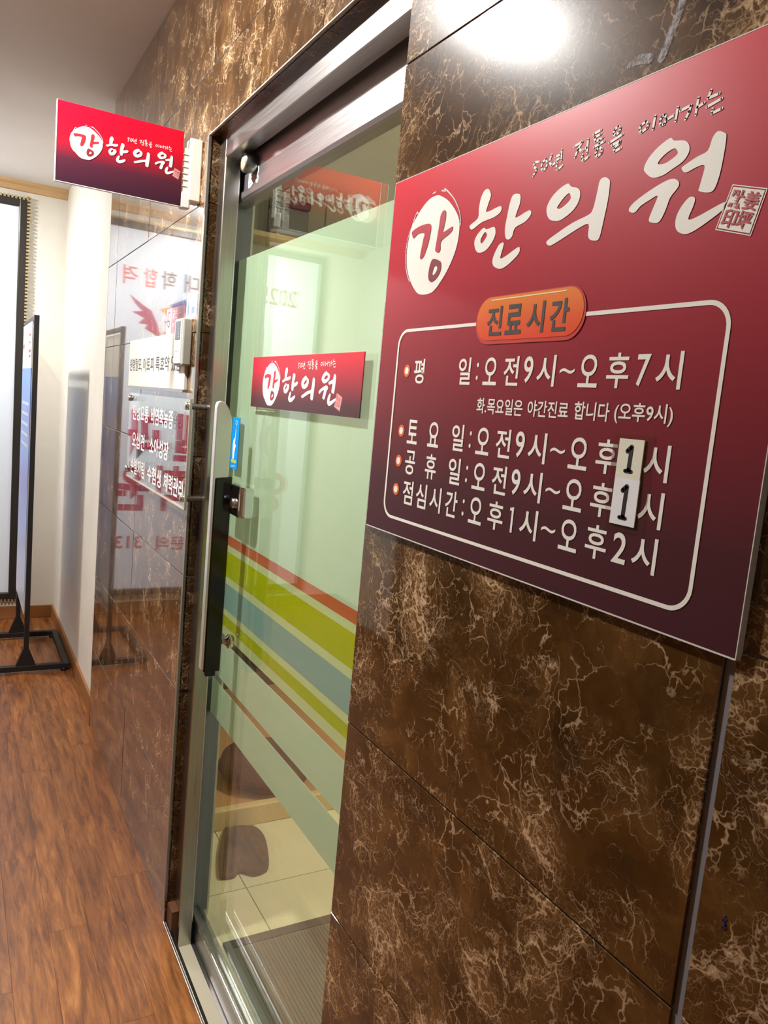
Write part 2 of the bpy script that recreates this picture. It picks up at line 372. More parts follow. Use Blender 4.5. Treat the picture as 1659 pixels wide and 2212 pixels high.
LOGO = {
 'disc': [[(0.1083,0.4231),(0.1215,0.4186),(0.1349,0.4116),(0.1486,0.4009),(0.1587,0.3903),(0.1634,0.3808),(0.1643,0.3694),(0.1631,0.3595),(0.1593,0.3487),(0.1521,0.3369),(0.1433,0.3263),(0.1328,0.317),(0.124,0.3106),(0.1145,0.3068),(0.099,0.3061),(0.0853,0.3082),(0.0746,0.3144),(0.0628,0.3252),(0.0535,0.3374),(0.0482,0.3506),(0.0462,0.3663),(0.0482,0.3814),(0.0539,0.3957),(0.0644,0.4063),(0.0762,0.4151),(0.0907,0.4218)]],
 'gang': [[(0.0561,0.3885),(0.0751,0.3924),(0.0949,0.3919),(0.1008,0.3883),(0.1009,0.3803),(0.0971,0.3662),(0.0902,0.3537),(0.0836,0.3507),(0.0809,0.3535),(0.0821,0.3615),(0.085,0.3746),(0.0863,0.3818),(0.0713,0.3834),(0.0612,0.3792),(0.0572,0.3828)],
   [(0.1206,0.3968),(0.1257,0.4021),(0.1317,0.4),(0.1326,0.3909),(0.1303,0.381),(0.1304,0.3765),(0.1478,0.3798),(0.1504,0.3785),(0.1466,0.3733),(0.1274,0.3665),(0.1274,0.3568),(0.1235,0.3536),(0.1169,0.3558),(0.1157,0.3597),(0.1176,0.3725),(0.1197,0.3879)]],
 'gang_o': [[(0.116,0.3471),(0.1292,0.3429),(0.1326,0.3379),(0.1316,0.3302),(0.1242,0.3231),(0.1146,0.3198),(0.1077,0.3228),(0.1052,0.3291),(0.1061,0.3383),(0.1098,0.3459)],
   [(0.12,0.3387),(0.1242,0.3363),(0.1237,0.3324),(0.1182,0.328),(0.1143,0.3288),(0.1143,0.3328),(0.1165,0.3371)]],
 'han': [[(0.2138,0.4097),(0.2187,0.4049),(0.2201,0.4005),(0.2161,0.3912),(0.2158,0.3848),(0.238,0.387),(0.2424,0.3842),(0.2402,0.38),(0.2289,0.3767),(0.2086,0.3753),(0.1914,0.3702),(0.1855,0.3727),(0.186,0.3759),(0.1996,0.381),(0.1997,0.3918),(0.2016,0.4022),(0.2067,0.409)],
   [(0.2129,0.3686),(0.2186,0.366),(0.2317,0.3666),(0.2355,0.3622),(0.2355,0.3563),(0.2298,0.3489),(0.2207,0.3431),(0.2093,0.3422),(0.2023,0.3455),(0.1977,0.3534),(0.1988,0.3594),(0.2042,0.3646)],
   [(0.216,0.3634),(0.2199,0.361),(0.22,0.358),(0.2138,0.3524),(0.2101,0.3529),(0.2098,0.3572)],
   [(0.2605,0.3945),(0.27,0.3936),(0.2733,0.3904),(0.2733,0.3832),(0.2696,0.3749),(0.2696,0.3698),(0.2879,0.3736),(0.2935,0.3718),(0.2925,0.3676),(0.2845,0.3629),(0.2696,0.3597),(0.2663,0.3518),(0.2611,0.3491),(0.255,0.3517),(0.2522,0.3619),(0.2538,0.3742),(0.2562,0.3874)],
   [(0.2509,0.3474),(0.253,0.3445),(0.2495,0.3334),(0.251,0.3309),(0.2584,0.3323),(0.2779,0.3388),(0.2814,0.3367),(0.2801,0.3318),(0.2675,0.3243),(0.2549,0.3201),(0.2459,0.3211),(0.2382,0.3249),(0.2356,0.3305),(0.238,0.3373),(0.2444,0.3457)]],
 'ui': [[(0.3449,0.3887),(0.3498,0.3849),(0.3589,0.3817),(0.3634,0.3773),(0.3631,0.3696),(0.357,0.3622),(0.344,0.3566),(0.3364,0.3557),(0.3251,0.3583),(0.3189,0.3645),(0.3175,0.3721),(0.323,0.38),(0.3333,0.386)],
   [(0.3476,0.3792),(0.3507,0.3762),(0.35,0.372),(0.3389,0.3669),(0.3331,0.3682),(0.3358,0.3718),(0.3416,0.3765)],
   [(0.3937,0.3842),(0.4,0.3808),(0.4014,0.3759),(0.4013,0.3625),(0.3988,0.344),(0.3962,0.3308),(0.3916,0.3291),(0.3842,0.3312),(0.381,0.3358),(0.3797,0.3458),(0.3646,0.3432),(0.3441,0.337),(0.3301,0.3334),(0.324,0.3354),(0.3235,0.3385),(0.3342,0.3428),(0.357,0.3501),(0.3772,0.3538),(0.3827,0.357),(0.3852,0.3655),(0.3866,0.3748),(0.3881,0.3826)]],
 'won': [[(0.4645,0.4001),(0.469,0.3969),(0.4796,0.3943),(0.4849,0.39),(0.4859,0.3838),(0.4809,0.3779),(0.4706,0.3741),(0.4615,0.3712),(0.4506,0.3718),(0.442,0.3778),(0.4399,0.3821),(0.4435,0.3888),(0.4523,0.3955)],
   [(0.4709,0.3904),(0.4743,0.3872),(0.4735,0.3844),(0.4631,0.3807),(0.4547,0.3819),(0.4581,0.3861),(0.4648,0.3895)],
   [(0.5112,0.3933),(0.5179,0.3904),(0.5199,0.3871),(0.5199,0.3747),(0.5185,0.3591),(0.5152,0.3494),(0.5097,0.3484),(0.5012,0.351),(0.5008,0.3534),(0.5024,0.3613),(0.5031,0.3699),(0.4957,0.3704),(0.4855,0.3684),(0.4807,0.3725),(0.483,0.3744),(0.4943,0.3783),(0.5042,0.3807),(0.507,0.3892)],
   [(0.4743,0.366),(0.4796,0.3625),(0.4796,0.3583),(0.4729,0.3516),(0.4697,0.3424),(0.4646,0.3339),(0.4571,0.3343),(0.4528,0.3371),(0.4553,0.3449),(0.4593,0.3555),(0.4512,0.3538),(0.4415,0.3505),(0.4362,0.3463),(0.4307,0.3473),(0.4284,0.3503),(0.4338,0.3552),(0.4499,0.3617),(0.4656,0.366)],
   [(0.4943,0.3482),(0.4981,0.3463),(0.4978,0.341),(0.4943,0.3309),(0.5024,0.3313),(0.5162,0.3354),(0.5262,0.3381),(0.5279,0.3361),(0.5251,0.332),(0.5135,0.3259),(0.5027,0.3212),(0.4939,0.3195),(0.4857,0.3226),(0.482,0.328),(0.482,0.3353),(0.4855,0.342),(0.4907,0.3471)]],
 'seal': [[(0.5316,0.3501),(0.5621,0.3412),(0.5537,0.3091),(0.5216,0.3185)],
   [(0.5326,0.348),(0.5588,0.3406),(0.5521,0.3111),(0.5238,0.3196)]],
 'ring': [[(0.1228,0.4248),(0.1412,0.4161),(0.1554,0.4022),(0.1634,0.3895),(0.166,0.3754),(0.1653,0.3605)],
   [(0.0669,0.4073),(0.0528,0.3945),(0.0446,0.3777),(0.044,0.3582),(0.0506,0.3377),(0.0634,0.3224),(0.0761,0.3136)],
   [(0.0974,0.4271),(0.1036,0.4279)],
   [(0.1175,0.4268),(0.1265,0.4243)]],
 'tagline': [[(0.2979,0.4192),(0.2899,0.4204),(0.2891,0.4163),(0.2945,0.4133),(0.2932,0.41),(0.2898,0.4071)],
   [(0.3077,0.4194),(0.3103,0.4152),(0.3093,0.4107),(0.3048,0.4093),(0.3014,0.4124),(0.3024,0.4176),(0.3077,0.4194)],
   [(0.3157,0.4217),(0.313,0.4158),(0.3175,0.4112),(0.3237,0.4128)],
   [(0.3219,0.4179),(0.3289,0.4192)],
   [(0.3224,0.4148),(0.3291,0.4159)],
   [(0.33,0.423),(0.3309,0.4129)],
   [(0.3254,0.4112),(0.3244,0.4068),(0.3277,0.4052),(0.3336,0.4077)],
   [(0.3477,0.4216),(0.3583,0.4235),(0.3527,0.417),(0.3503,0.4113)],
   [(0.3543,0.4177),(0.3595,0.4148)],
   [(0.3613,0.416),(0.3654,0.4162)],
   [(0.3657,0.4239),(0.3662,0.4115)],
   [(0.3605,0.4112),(0.3594,0.4075),(0.3631,0.4056),(0.3693,0.408)],
   [(0.3725,0.4265),(0.3818,0.428)],
   [(0.3747,0.4232),(0.3817,0.4242)],
   [(0.3735,0.4252),(0.3762,0.419),(0.3847,0.4204)],
   [(0.381,0.4189),(0.3815,0.4161)],
   [(0.3746,0.4145),(0.3877,0.4167)],
   [(0.3813,0.4129),(0.3857,0.4102),(0.3855,0.407),(0.3811,0.4047),(0.3778,0.4071),(0.3785,0.4108),(0.3813,0.4129)],
   [(0.403,0.4251),(0.4058,0.4233),(0.4053,0.4203),(0.4012,0.4182),(0.3978,0.4201),(0.3987,0.4236),(0.403,0.4251)],
   [(0.3944,0.4135),(0.4095,0.4171)],
   [(0.398,0.4105),(0.4075,0.4118),(0.4071,0.4098),(0.4007,0.4077),(0.4021,0.4041),(0.4093,0.4056)],
   [(0.4352,0.4207),(0.4384,0.4183),(0.4376,0.415),(0.4317,0.413),(0.4285,0.4153),(0.43,0.419),(0.4352,0.4207)],
   [(0.4451,0.4225),(0.4442,0.4123)],
   [(0.4553,0.4207),(0.4578,0.4176),(0.4559,0.4132),(0.4527,0.413),(0.4508,0.4165),(0.4521,0.4201),(0.4553,0.4207)],
   [(0.458,0.416),(0.4661,0.4178)],
   [(0.4683,0.4229),(0.4676,0.4125)],
   [(0.4715,0.4192),(0.4817,0.4206),(0.4806,0.4161),(0.4778,0.4112)],
   [(0.4882,0.4243),(0.4874,0.4119)],
   [(0.4883,0.4173),(0.4945,0.4188)],
   [(0.4995,0.4266),(0.4976,0.4212),(0.5077,0.4218)],
   [(0.4975,0.4147),(0.5107,0.4173)],
   [(0.5032,0.4117),(0.5032,0.4085),(0.512,0.4097)]],
}
def brush_logo(pl, parent, sx, sz, ou, ov, d, big=False, dsx=None, lu=None):
    """the hand-brushed clinic name; logo units are those of the big sign, scaled by sx, sz and moved to (ou, ov)"""
    U0, V0 = .0462, .3061
    # the disc keeps its own width (dsx); the lettering starts at lu
    M = lambda L: [(ou+(u-U0)*(dsx or sx), ov+(v-V0)*sz) if u < .175 or lu is None else (lu+(u-.1855)*sx, ov+(v-V0)*sz) for u, v in L]
    emit('brush_disc', pl, d, [filled([smooth_loop(M(LOGO['disc'][0]))])], LETTER, parent)
    emit('brush_ring', pl, d, [stroke(M(smooth_loop(L, 4)[:-8] if len(L) > 3 else L), .0016*(sx+sz)/2) for L in LOGO['ring']], LETTER, parent, True)
    emit('disc_lettering', pl, d+.0004, [filled([smooth_loop(M(L), 3)]) for L in LOGO['gang']], RED_INK, parent, True)
    emit('disc_lettering', pl, d+.0004, [filled([smooth_loop(M(L), 3) for L in LOGO['gang_o']])], MAROON_INK, parent)
    for k in ('han', 'ui', 'won'):
        emit('brush_lettering', pl, d, [filled([smooth_loop(M(L), 3) for L in LOGO[k]])], LETTER, parent)
    emit('tagline_lettering', pl, d, [stroke(M(L), .0023*(sx+sz)/2) for L in LOGO['tagline']], LETTER, parent)
    q = LOGO['seal'][0]; b = M(q)
    cen = (sum(p[0] for p in b)/4, sum(p[1] for p in b)/4)
    shr = lambda f: [(cen[0]+(p[0]-cen[0])*f, cen[1]+(p[1]-cen[1])*f) for p in b]
    s = emit('seal', pl, d, [filled([shr(1.0), shr(.955)]), filled([shr(.9)])], PINK_INK if not big else LETTER, parent)
    e1 = Vector((b[1][0]-b[0][0], b[1][1]-b[0][1])); e2 = Vector((b[3][0]-b[0][0], b[3][1]-b[0][1])); O = Vector(b[0])
    parts = []
    for ch, i, j in (('默', 0, 0), ('印', 0, 1), ('姜', 1, 0), ('坪', 1, 1)):
        vs, fs = fit(ch, 0, 1, 0, 1, .02 if big else .0)
        parts.append(([tuple(O+e1*(.09+.42*i+.40*u)+e2*(.09+.42*j+.40*(1-v))) for u, v in vs], fs))
    emit('seal_lettering', pl, d+.0004, parts, RED_INK, parent)

# ================================================================== THE SETTING
# ---- floor of wood planks
fl = struct(boxes('floor', [(END_X, BACK_X, LEFT_Y, .003, -.08, -.004), (END_X, -3.222, .003, .03, -.08, -.004)], SUBFLOOR))
for xx in (-4.9, -4.05): box('plank', xx, min(xx+.85, -3.222)-.0004, .0034, .0305, -.004, 0, WOOD, fl)
PW = .094; y = .003; row = 0
while y > LEFT_Y+.01:
    x = END_X - (row*.37 % .92)
    while x < BACK_X:
        a, b = max(x, END_X)+.0003, min(x+.92, BACK_X)-.0003
        if b-a > .02: box('plank', a, b, max(y-PW, LEFT_Y)+.0003, y-.0003, -.004, 0, WOOD, fl)
        x += .92
    y -= PW; row += 1

# ---- marble wall: grout backing and tiles, with the door opening
DL, DR, DT = -1.897, -.957, 2.013           # edges of the marble around the door
ML, MR = -3.225, BACK_X
wr = struct(boxes('wall_right', [(ML, DL-.009, .0022, .12, 0, CEIL), (DL-.009, DR+.001, .0022, .06, DT+.009, CEIL), (DR+.001, MR, .0022, .12, 0, CEIL)], GROUT))
RZ = [0.0, .040, .343, .6465, .95, 1.2535, 1.557, 1.861, 2.1645, CEIL]
def tiles(xs, zs, gx=.0016, gz=.0022):
    for i in range(len(xs)-1):
        for j in range(len(zs)-1):
            if zs[j+1]-zs[j] < .06 and zs[j] > .1: continue
            dy = random.uniform(-.0006, .0006)
            box('tile', xs[i]+gx/2, xs[i+1]-gx/2, dy, .0092, zs[j]+gz/2, zs[j+1]-gz/2, MARBLE, wr, .0007, 1)
tiles([ML, -3.05, -2.525, DL], RZ[1:])
box('tile', ML, DL, .0012, .0092, .002, .039, MARBLE, wr)
tiles([DL, -1.55, -1.25, DR], [DT, 2.1645, CEIL])
tiles([DR, -.362], RZ[1:]); tiles([-.354, .246, .852, 1.452], RZ[1:])
box('tile', DR, MR, .0012, .0092, .002, .039, MARBLE, wr)
TRIMG = pmat('grey_edge_trim', srgb(150, 144, 134), .35, .6)
for j in range(1, len(RZ)-2):
    box('return_tile', DL-.009, DL+.0003*(j % 2), .0095, .029, max(RZ[j]+.001, .055), min(RZ[j+1]-.001, DT+.002), MARBLE, wr)
for x0, x1 in ((DL, -1.55), (-1.55, -1.25), (-1.25, DR)): box('soffit_tile', x0+.001, x1-.001, .0095, .029, DT, DT+.009, MARBLE, wr)
box('edge_trim', DL-.012, DL+.001, -.0012, .005, .06, DT, TRIMG, wr)
box('lintel_edge', DL, DR, -.0006, .004, DT-.0012, DT+.0012, pmat('chipped_caulk', srgb(214, 200, 184), .7), wr)
box('end_trim', ML-.004, ML, .0, .03, 0, CEIL, pmat('dark_joint', srgb(70, 62, 58), .7), wr)

# marks left on the marble: a glue smear above the sign and a blue pen tick
def smear_material():
    mt = pmat('dried_glue', srgb(176, 178, 184), .6); T = NT(mt); tc = T.new('ShaderNodeTexCoord')
    nz = T.noise(tc.outputs['Object'], 160, 4, .7)
    T.link(T.ramp(nz.outputs['Fac'], [(.38, (0, 0, 0, 1)), (.62, (.75, .75, .75, 1))]), T.b.inputs['Alpha']); return mt
WP0 = Plane((0, -.0007, 0), (1, 0, 0), (0, 0, 1), (0, -1, 0)); SMEAR = smear_material()
emit('glue_smear', WP0, .0003, [filled([smooth_loop([(-.484, 1.766), (-.490, 1.768), (-.499, 1.745), (-.506, 1.727), (-.509, 1.719), (-.502, 1.717), (-.495, 1.733), (-.488, 1.750)], 3)])], SMEAR, wr)
emit('glue_smear', WP0, .0003, [filled([smooth_loop([(-.514, 1.726), (-.528, 1.731), (-.540, 1.729), (-.544, 1.724), (-.530, 1.723), (-.518, 1.720)], 3)])], SMEAR, wr)
emit('pen_mark', WP0, .0003, [stroke([(-.3285, 1.053), (-.3305, 1.049), (-.3280, 1.046), (-.3300, 1.043)], .0016)], pmat('blue_pen', srgb(40, 30, 110), .5), wr)

# ---- cream walls beyond the marble, ceiling, trims
struct(box('wall_side', END_X, ML-.003, .03, .12, 0, CEIL, CREAM)); struct(box('wall_end', END_X-.1, END_X, LEFT_Y-.1, .12, 0, CEIL, CREAM))
wl = struct(boxes('wall_left', [(END_X, BACK_X, LEFT_Y-.1, LEFT_Y, 0, CEIL)], CREAM))
for i in range(9):
    for j in range(4): box('tile', -3.8+.6*i+.001, -3.8+.6*(i+1)-.001, LEFT_Y-.002, LEFT_Y+.010, .0+.6187*j+.001, .6187*(j+1)-.001, MARBLE, wl)
struct(box('wall_back', BACK_X, BACK_X+.1, LEFT_Y-.1, .12, 0, CEIL, CREAM))
struct(box('ceiling', END_X-.1, BACK_X+.1, LEFT_Y-.1, .05, CEIL, CEIL+.08, CEILM))
struct(box('baseboard_side', END_X+.012, ML-.004, .019, .031, 0, .075, BASEW, bevel=.003))
struct(box('baseboard_end', END_X-.001, END_X+.012, LEFT_Y, .03, 0, .075, BASEW, bevel=.003))
struct(box('baseboard_left', END_X+.012, -3.802, LEFT_Y-.001, LEFT_Y+.012, 0, .075, BASEW, bevel=.003))
CROWN = plaster('pale_oak_moulding', srgb(206, 170, 122), .5, .1)
cr = [(END_X, CEIL), (END_X+.05, CEIL), (END_X+.05, CEIL-.012), (END_X+.03, CEIL-.022), (END_X+.014, CEIL-.045), (END_X, CEIL-.048)]
struct(prism('trim_1', cr, 'y', LEFT_Y, .03, CROWN))

# ---- ceiling lights
def ceiling_light(where, x, y, r, strength, col, label, z=CEIL):
    t = thing('ceiling_light_%s_offscreen' % where, (x, y, z), label, 'light')
    lathe('housing', (x, y, z), (0, 0, -1), [(r+.02, 0), (r+.02, .02), (r+.005, .035), (r+.001, .03)], WHITEP, t, 40)
    lathe('diffuser_%s_offscreen' % where, (x, y, z-.024), (0, 0, -1), [(r, 0), (r*.98, .012), (r*.8, .02), (r*.3, .023)], emitter('diffuser_glow', col, strength), t, 40)
WARM = (1.0, .975, .94, 1)
# mirrored in the marble above the opening hours sign
ceiling_light('corridor', -1.765, -.715, .052, LAMP_CORRIDOR, WARM, 'small round white ceiling downlight over the corridor in front of the glass door')
# mirrored in the upper glass of the door
ceiling_light('corridor_end', -4.24, -.86, .052, LAMP_CORRIDOR*.55, WARM, 'small round white ceiling downlight over the corridor near the framed board')

# ================================================================== CLINIC BEHIND THE DOOR
IX0, IX1, IY1, IZ = -3.9, -.75, 3.0, -.05
ITILE = plaster('beige_floor_tile', srgb(206, 194, 158), .35, .07); IGROUT = pmat('beige_grout', srgb(150, 138, 110), .8)
fi = struct(box('floor_inner', -2.355, IX1, .12, IY1, IZ-.06, IZ-.003, IGROUT))
ys = [.12, .280, .90, 1.52, 2.14, 2.76, IY1]; xs = [-2.355, -2.027, -1.407, -.787]
for i in range(len(xs)-1):
    for j in range(len(ys)-1): box('tile', xs[i]+.0015, xs[i+1]-.0015, ys[j]+.0015, ys[j+1]-.0015, IZ-.003, IZ, ITILE, fi)
STEPW = plaster('pale_wood_step', srgb(198, 172, 124), .45, .12)
fs = struct(box('floor_step', IX0, -2.37, .12, IY1, IZ-.06, .008, pmat('amber_floor', srgb(176, 130, 84), .4)))
box('step_edge', -2.385, -2.352, .12, IY1, IZ, .022, STEPW, fs, .004)
CLIN = plaster('clinic_wall_paint', srgb(206, 204, 184), .7); PANELM = plaster('grey_beige_panel', srgb(170, 164, 138), .5, .08)
wi = struct(box('wall_inner_left', IX0-.1, IX0, .12, IY1, IZ-.06, CEIL, CLIN))
for k in range(11): box('panel', IX0-.001, IX0+.012, .14+k*.26, .14+k*.26+.252, .008, CEIL-.002, PANELM, wi, .003, 1)
struct(box('wall_inner_back', IX0, IX1, IY1, IY1+.1, IZ-.06, CEIL, CLIN)); struct(box('wall_inner_right', IX1, IX1+.1, .12, IY1, IZ-.06, CEIL, CLIN))
struct(box('ceiling_inner', IX0-.1, IX1+.1, .04, IY1+.1, CEIL, CEIL+.08, CEILM))
struct(box('wall_inner_front', IX0, -1.95, .12, .14, IZ-.06, CEIL, CLIN))
struct(box('wall_inner_front_right', DR-.01, IX1, .12, .14, IZ-.06, CEIL, CLIN)); struct(box('wall_inner_lintel', -1.95, DR-.01, .108, .14, 2.03, CEIL, CLIN))
ceiling_light('clinic', -1.5, 1.65, .16, LAMP_CLINIC, (1.0, .975, .88, 1), 'round white ceiling light just inside the clinic behind the glass door')

# floor mat just inside the glass
mt_ = thing('door_mat', (-1.35, .45, IZ), 'grey ribbed door mat on beige tiles just inside the glass door', 'mat')
MATM = pmat('grey_rubber', srgb(100, 94, 80), .85); MATE = pmat('dark_rubber_edge', srgb(72, 66, 58), .7)
box('mat_body', -1.804, -.87, .146, .76, IZ, IZ+.007, MATM, mt_)
boxes('border', [(-1.812, -1.782, .140, .766, IZ, IZ+.009), (-1.782, -.865, .140, .160, IZ, IZ+.009), (-1.782, -.865, .746, .766, IZ, IZ+.009)], MATE, mt_)
boxes('ribs', [(-1.775, -.88, .17+.010*k, .174+.010*k, IZ+.006, IZ+.0085) for k in range(57)], MATM, mt_, kind='stuff')
# brown shaggy rug, an uneven rounded shape
def fuzzy(name, a, b):
    mt = pmat(name, a, .95); T = NT(mt); tc = T.new('ShaderNodeTexCoord'); nz = T.noise(tc.outputs['Object'], 22, 6, .7)
    T.link(T.ramp(nz.outputs['Fac'], [(.3, a), (.7, b)]), T.b.inputs['Base Color'])
    bp = T.new('ShaderNodeBump'); bp.inputs['Strength'].default_value = .7; bp.inputs['Distance'].default_value = .01
    T.link(nz.outputs['Fac'], bp.inputs['Height']); T.link(bp.outputs[0], T.b.inputs['Normal']); return mt
RUGP = smooth_loop([(-2.335, .305), (-2.338, .325), (-2.342, .345), (-2.337, .371), (-2.322, .405), (-2.285, .417), (-2.238, .416), (-2.162, .398), (-2.093, .373), (-2.073, .349), (-2.072, .316), (-2.102, .285), (-2.084, .258), (-2.088, .230), (-2.104, .220), (-2.214, .252)], 4)
def rug_mesh():
    n = len(RUGP); cx = sum(p[0] for p in RUGP)/n; cy = sum(p[1] for p in RUGP)/n; V, F = [], []
    rings = [(1.0, 0), (1.02, .008), (1.0, .016), (.92, .022), (.7, .024), (.35, .024)]
    for sc, z in rings:
        for i, p in enumerate(RUGP): V.append((cx+(p[0]-cx)*sc, cy+(p[1]-cy)*sc, IZ+z+(.0018*math.sin(i*1.7+sc*40) if 0 < sc < 1 else 0)))
    for r in range(len(rings)-1):
        for k in range(n): F.append((r*n+k, r*n+(k+1) % n, (r+1)*n+(k+1) % n, (r+1)*n+k))
    F.append(tuple(range(n-1, -1, -1))); F.append(tuple((len(rings)-1)*n+k for k in range(n)))
    return mk('rug', V, F, fuzzy('brown_shag', srgb(58, 42, 33), srgb(94, 74, 58)), None, True)
rg = rug_mesh()
rg['label'] = 'small brown shaggy rug on the beige tiles beside the wooden step'; rg['category'] = 'rug'
cu = thing('floor_cushion', (-2.56, .53, .008), 'round dark brown floor cushion lying on the step inside the clinic', 'cushion')
lathe('pad', (-2.56, .53, .008), (0, 0, 1), [(.12, 0), (.16, .02), (.175, .05), (.165, .085), (.12, .105), (.03, .11)], fuzzy('brown_velvet', srgb(70, 46, 34), srgb(92, 62, 46)), cu, 36)
lathe('piping', (-2.56, .53, .054), (0, 0, 1), [(.172, 0), (.178, .004), (.172, .008)], pmat('dark_piping', srgb(50, 34, 28), .8), cu, 36)
# low shoe cabinet against the panelled wall
sc = thing('shoe_cabinet', (-3.66, 1.3, .008), 'dark brown low shoe cabinet standing on the step inside the clinic', 'cabinet')
CABM = plaster('dark_walnut', srgb(58, 44, 36), .45, .2); CABT = plaster('beige_cabinet_top', srgb(178, 160, 124), .4, .1)
box('cabinet_body', -3.875, -3.46, .25, 2.45, .008, .88, CABM, sc); box('cabinet_top', -3.88, -3.445, .24, 2.46, .88, .905, CABT, sc, .003)
for k in range(5):
    cd = box('cabinet_door', -3.461, -3.445, .265+.435*k, .265+.435*k+.42, .05, .86, CABM, sc, .003)
    box('door_knob', -3.446, -3.43, .62+.435*k, .64+.435*k, .52, .54, STEEL_L, cd, .003)
# a dark-lidded glass canister on a wall shelf
sh = thing('wall_shelf', (-3.82, .93, 2.21), 'narrow pale shelf on the panelled wall inside the clinic', 'shelf')
box('shelf_board', IX0+.011, IX0+.17, (.6), 1.3, 2.20, 2.225, STEPW, sh, .003)
for yy in (.72, 1.18): box('shelf_bracket', IX0+.011, IX0+.12, yy-.01, yy+.01, 2.17, 2.20, CHROME, sh)
ca = thing('canister', (-3.81, .94, 2.225), 'glass canister with dark lid and brass feet on the shelf inside the clinic', 'canister')
GREYG = pmat('smoked_glass', srgb(120, 124, 118), .1)
box('canister_body', IX0+.03, IX0+.15, .85, 1.03, 2.235, 2.365, GREYG, ca, .012)
box('lid', IX0+.025, IX0+.155, .842, 1.038, 2.365, 2.41, pmat('dark_lid', srgb(48, 42, 38), .4), ca, .015)
for yy in (.87, 1.01): lathe('foot', (IX0+.14, yy, 2.225), (0, 0, 1), [(.009, 0), (.012, .006), (.008, .012)], pmat('brass', (.8, .6, .25), .3, 1.0), ca, 14)

# ================================================================== THE DOOR
dr = sempty('door_1', (-1.43, .05, -.05))
GY = .082                                     # outer face of the glass
JX, HZ, SZ0 = -1.846, 1.957, -.05             # inner edge of the jamb, underside of the head, level of the sill
prism('jamb', [(DL-.006, .028), (JX-.012, .0265), (JX-.002, .0265), (JX, .0285), (JX, .062), (DL-.006, .062)], 'z', SZ0, DT+.006, STEEL, dr)
box('jamb_back', -1.955, -1.915, .062, .12, SZ0, 2.03, STEEL, dr)
box('jamb_bead', JX-.006, JX+.0015, .0605, .0635, .02, HZ, STEEL_L, dr)
box('jamb_foot', DL-.008, JX-.004, .008, .0285, SZ0, .055, pmat('brown_mortar', srgb(104, 66, 40), .9), dr)
prism('head', [(.028, DT+.006), (.0265, HZ+.012), (.0265, HZ+.002), (.0285, HZ), (.062, HZ), (.062, DT+.006)], 'x', JX, DR+.02, STEEL_H, dr)
box('head_back', -1.915, DR+.04, .0622, .074, HZ+.018, 2.03, STEEL_H, dr)
box('jamb_right', DR-.008, DR+.06, .03, .12, SZ0, 2.03, STEEL, dr)
# door leaf: steel top rail, glass, steel bottom rail
box('top_rail', -1.912, -.966, .075, .104, 1.886, 2.012, HEADER, dr, .002)
prism('rail_lip', [(.069, 1.886), (.069, 1.872), (.074, 1.866), (.106, 1.866), (.106, 1.886)], 'x', -1.912, -.966, HEADER, dr)
gl = box('glass_pane', -1.91, -.966, GY, GY+.0115, .018, 1.872, GLASS, dr)
box('glass_edge', -1.9135, -1.9095, GY-.0005, GY+.012, .018, 1.87, pmat('pale_glass_edge', srgb(214, 212, 180), .25), dr)
# frosted film bands with printed stripes on the inner face of the glass
FROST = film_material('frosted_film', srgb(214, 226, 206))
ORANGE = film_material('orange_film', srgb(214, 128, 86), .45); LIME = film_material('lime_film', srgb(200, 204, 24), .45); BLUEF = film_material('pale_blue_film', srgb(168, 194, 190), .5)
CREAMF = film_material('cream_film', srgb(220, 224, 184))
for a, b, mm in ((1.064, 1.742, FROST), (1.040, 1.064, ORANGE), (1.023, 1.040, CREAMF), (.960, 1.023, LIME), (.942, .960, CREAMF), (.877, .942, BLUEF),
                 (.860, .877, CREAMF), (.834, .860, LIME), (.811, .834, CREAMF), (.692, .793, FROST), (.580, .675, FROST)):
    box('film_band', -1.909, -.967, .0937, .0943, a, b, mm, dr)
# sill
SILLC = pmat('cream_sill_strip', srgb(206, 196, 170), .5)
box('sill', -1.955, DR+.02, .003, .121, SZ0-.012, SZ0, STEEL_H, dr)
box('floor_nosing', DL, DR+.02, .0025, .012, -.006, .0025, STEEL_D, dr, .0015)
box('floor_nosing', DL, DR+.02, -.002, .003, .0, .0022, STEEL_L, dr, .0008)
box('sill_strip', JX, DR+.02, .024, .063, SZ0-.001, SZ0+.003, SILLC, dr, .001)
br = box('bottom_rail', -1.91, -.966, .073, .102, SZ0+.003, .012, STEEL_H, dr, .002)
box('rail_bead', -1.91, -.966, .0715, .081, .010, .022, STEEL_L, br, .002); box('rail_bead', -1.91, -.966, .0945, .103, .010, .020, STEEL_L, br, .002)
# pull handle
HX = -1.732
hd = prism('pull_handle', [(.006, .762), (.006, 1.383), (.009, 1.394), (.016, 1.3975), (.026, 1.392), (.036, 1.378), (.042, 1.36), (.043, 1.34), (.043, .762)], 'x', HX-.011, HX+.011, pmat('satin_aluminium', (.80, .79, .77), .34, .75), dr, .002)
prism('grip', [(.0105, .757), (.0105, 1.222), (.052, 1.226), (.052, .757)], 'x', HX-.0125, HX+.0135, pmat('dark_lacquered_wood', srgb(30, 16, 14), .12), hd, .004)
box('end_cap', HX-.008, HX+.008, .018, .043, .744, .758, BLACK, hd, .003)
lathe('standoff', (HX, .046, .826), (0, 1, 0), [(.005, 0), (.0065, .012), (.0115, .022), (.0165, .024), (.0165, .033), (.0125, .034), (.0155, .0365)], STEEL_L, hd, 24)
lk = prism('lock_clamp', [(-1.80, .05), (-1.66, .05), (-1.648, .056), (-1.648, GY+.001), (-1.80, GY+.001)], 'z', 1.138, 1.208, CHROME, dr, .005)
box('lock_recess', -1.755, -1.657, .0485, .054, 1.152, 1.196, CHROME, lk, .004)
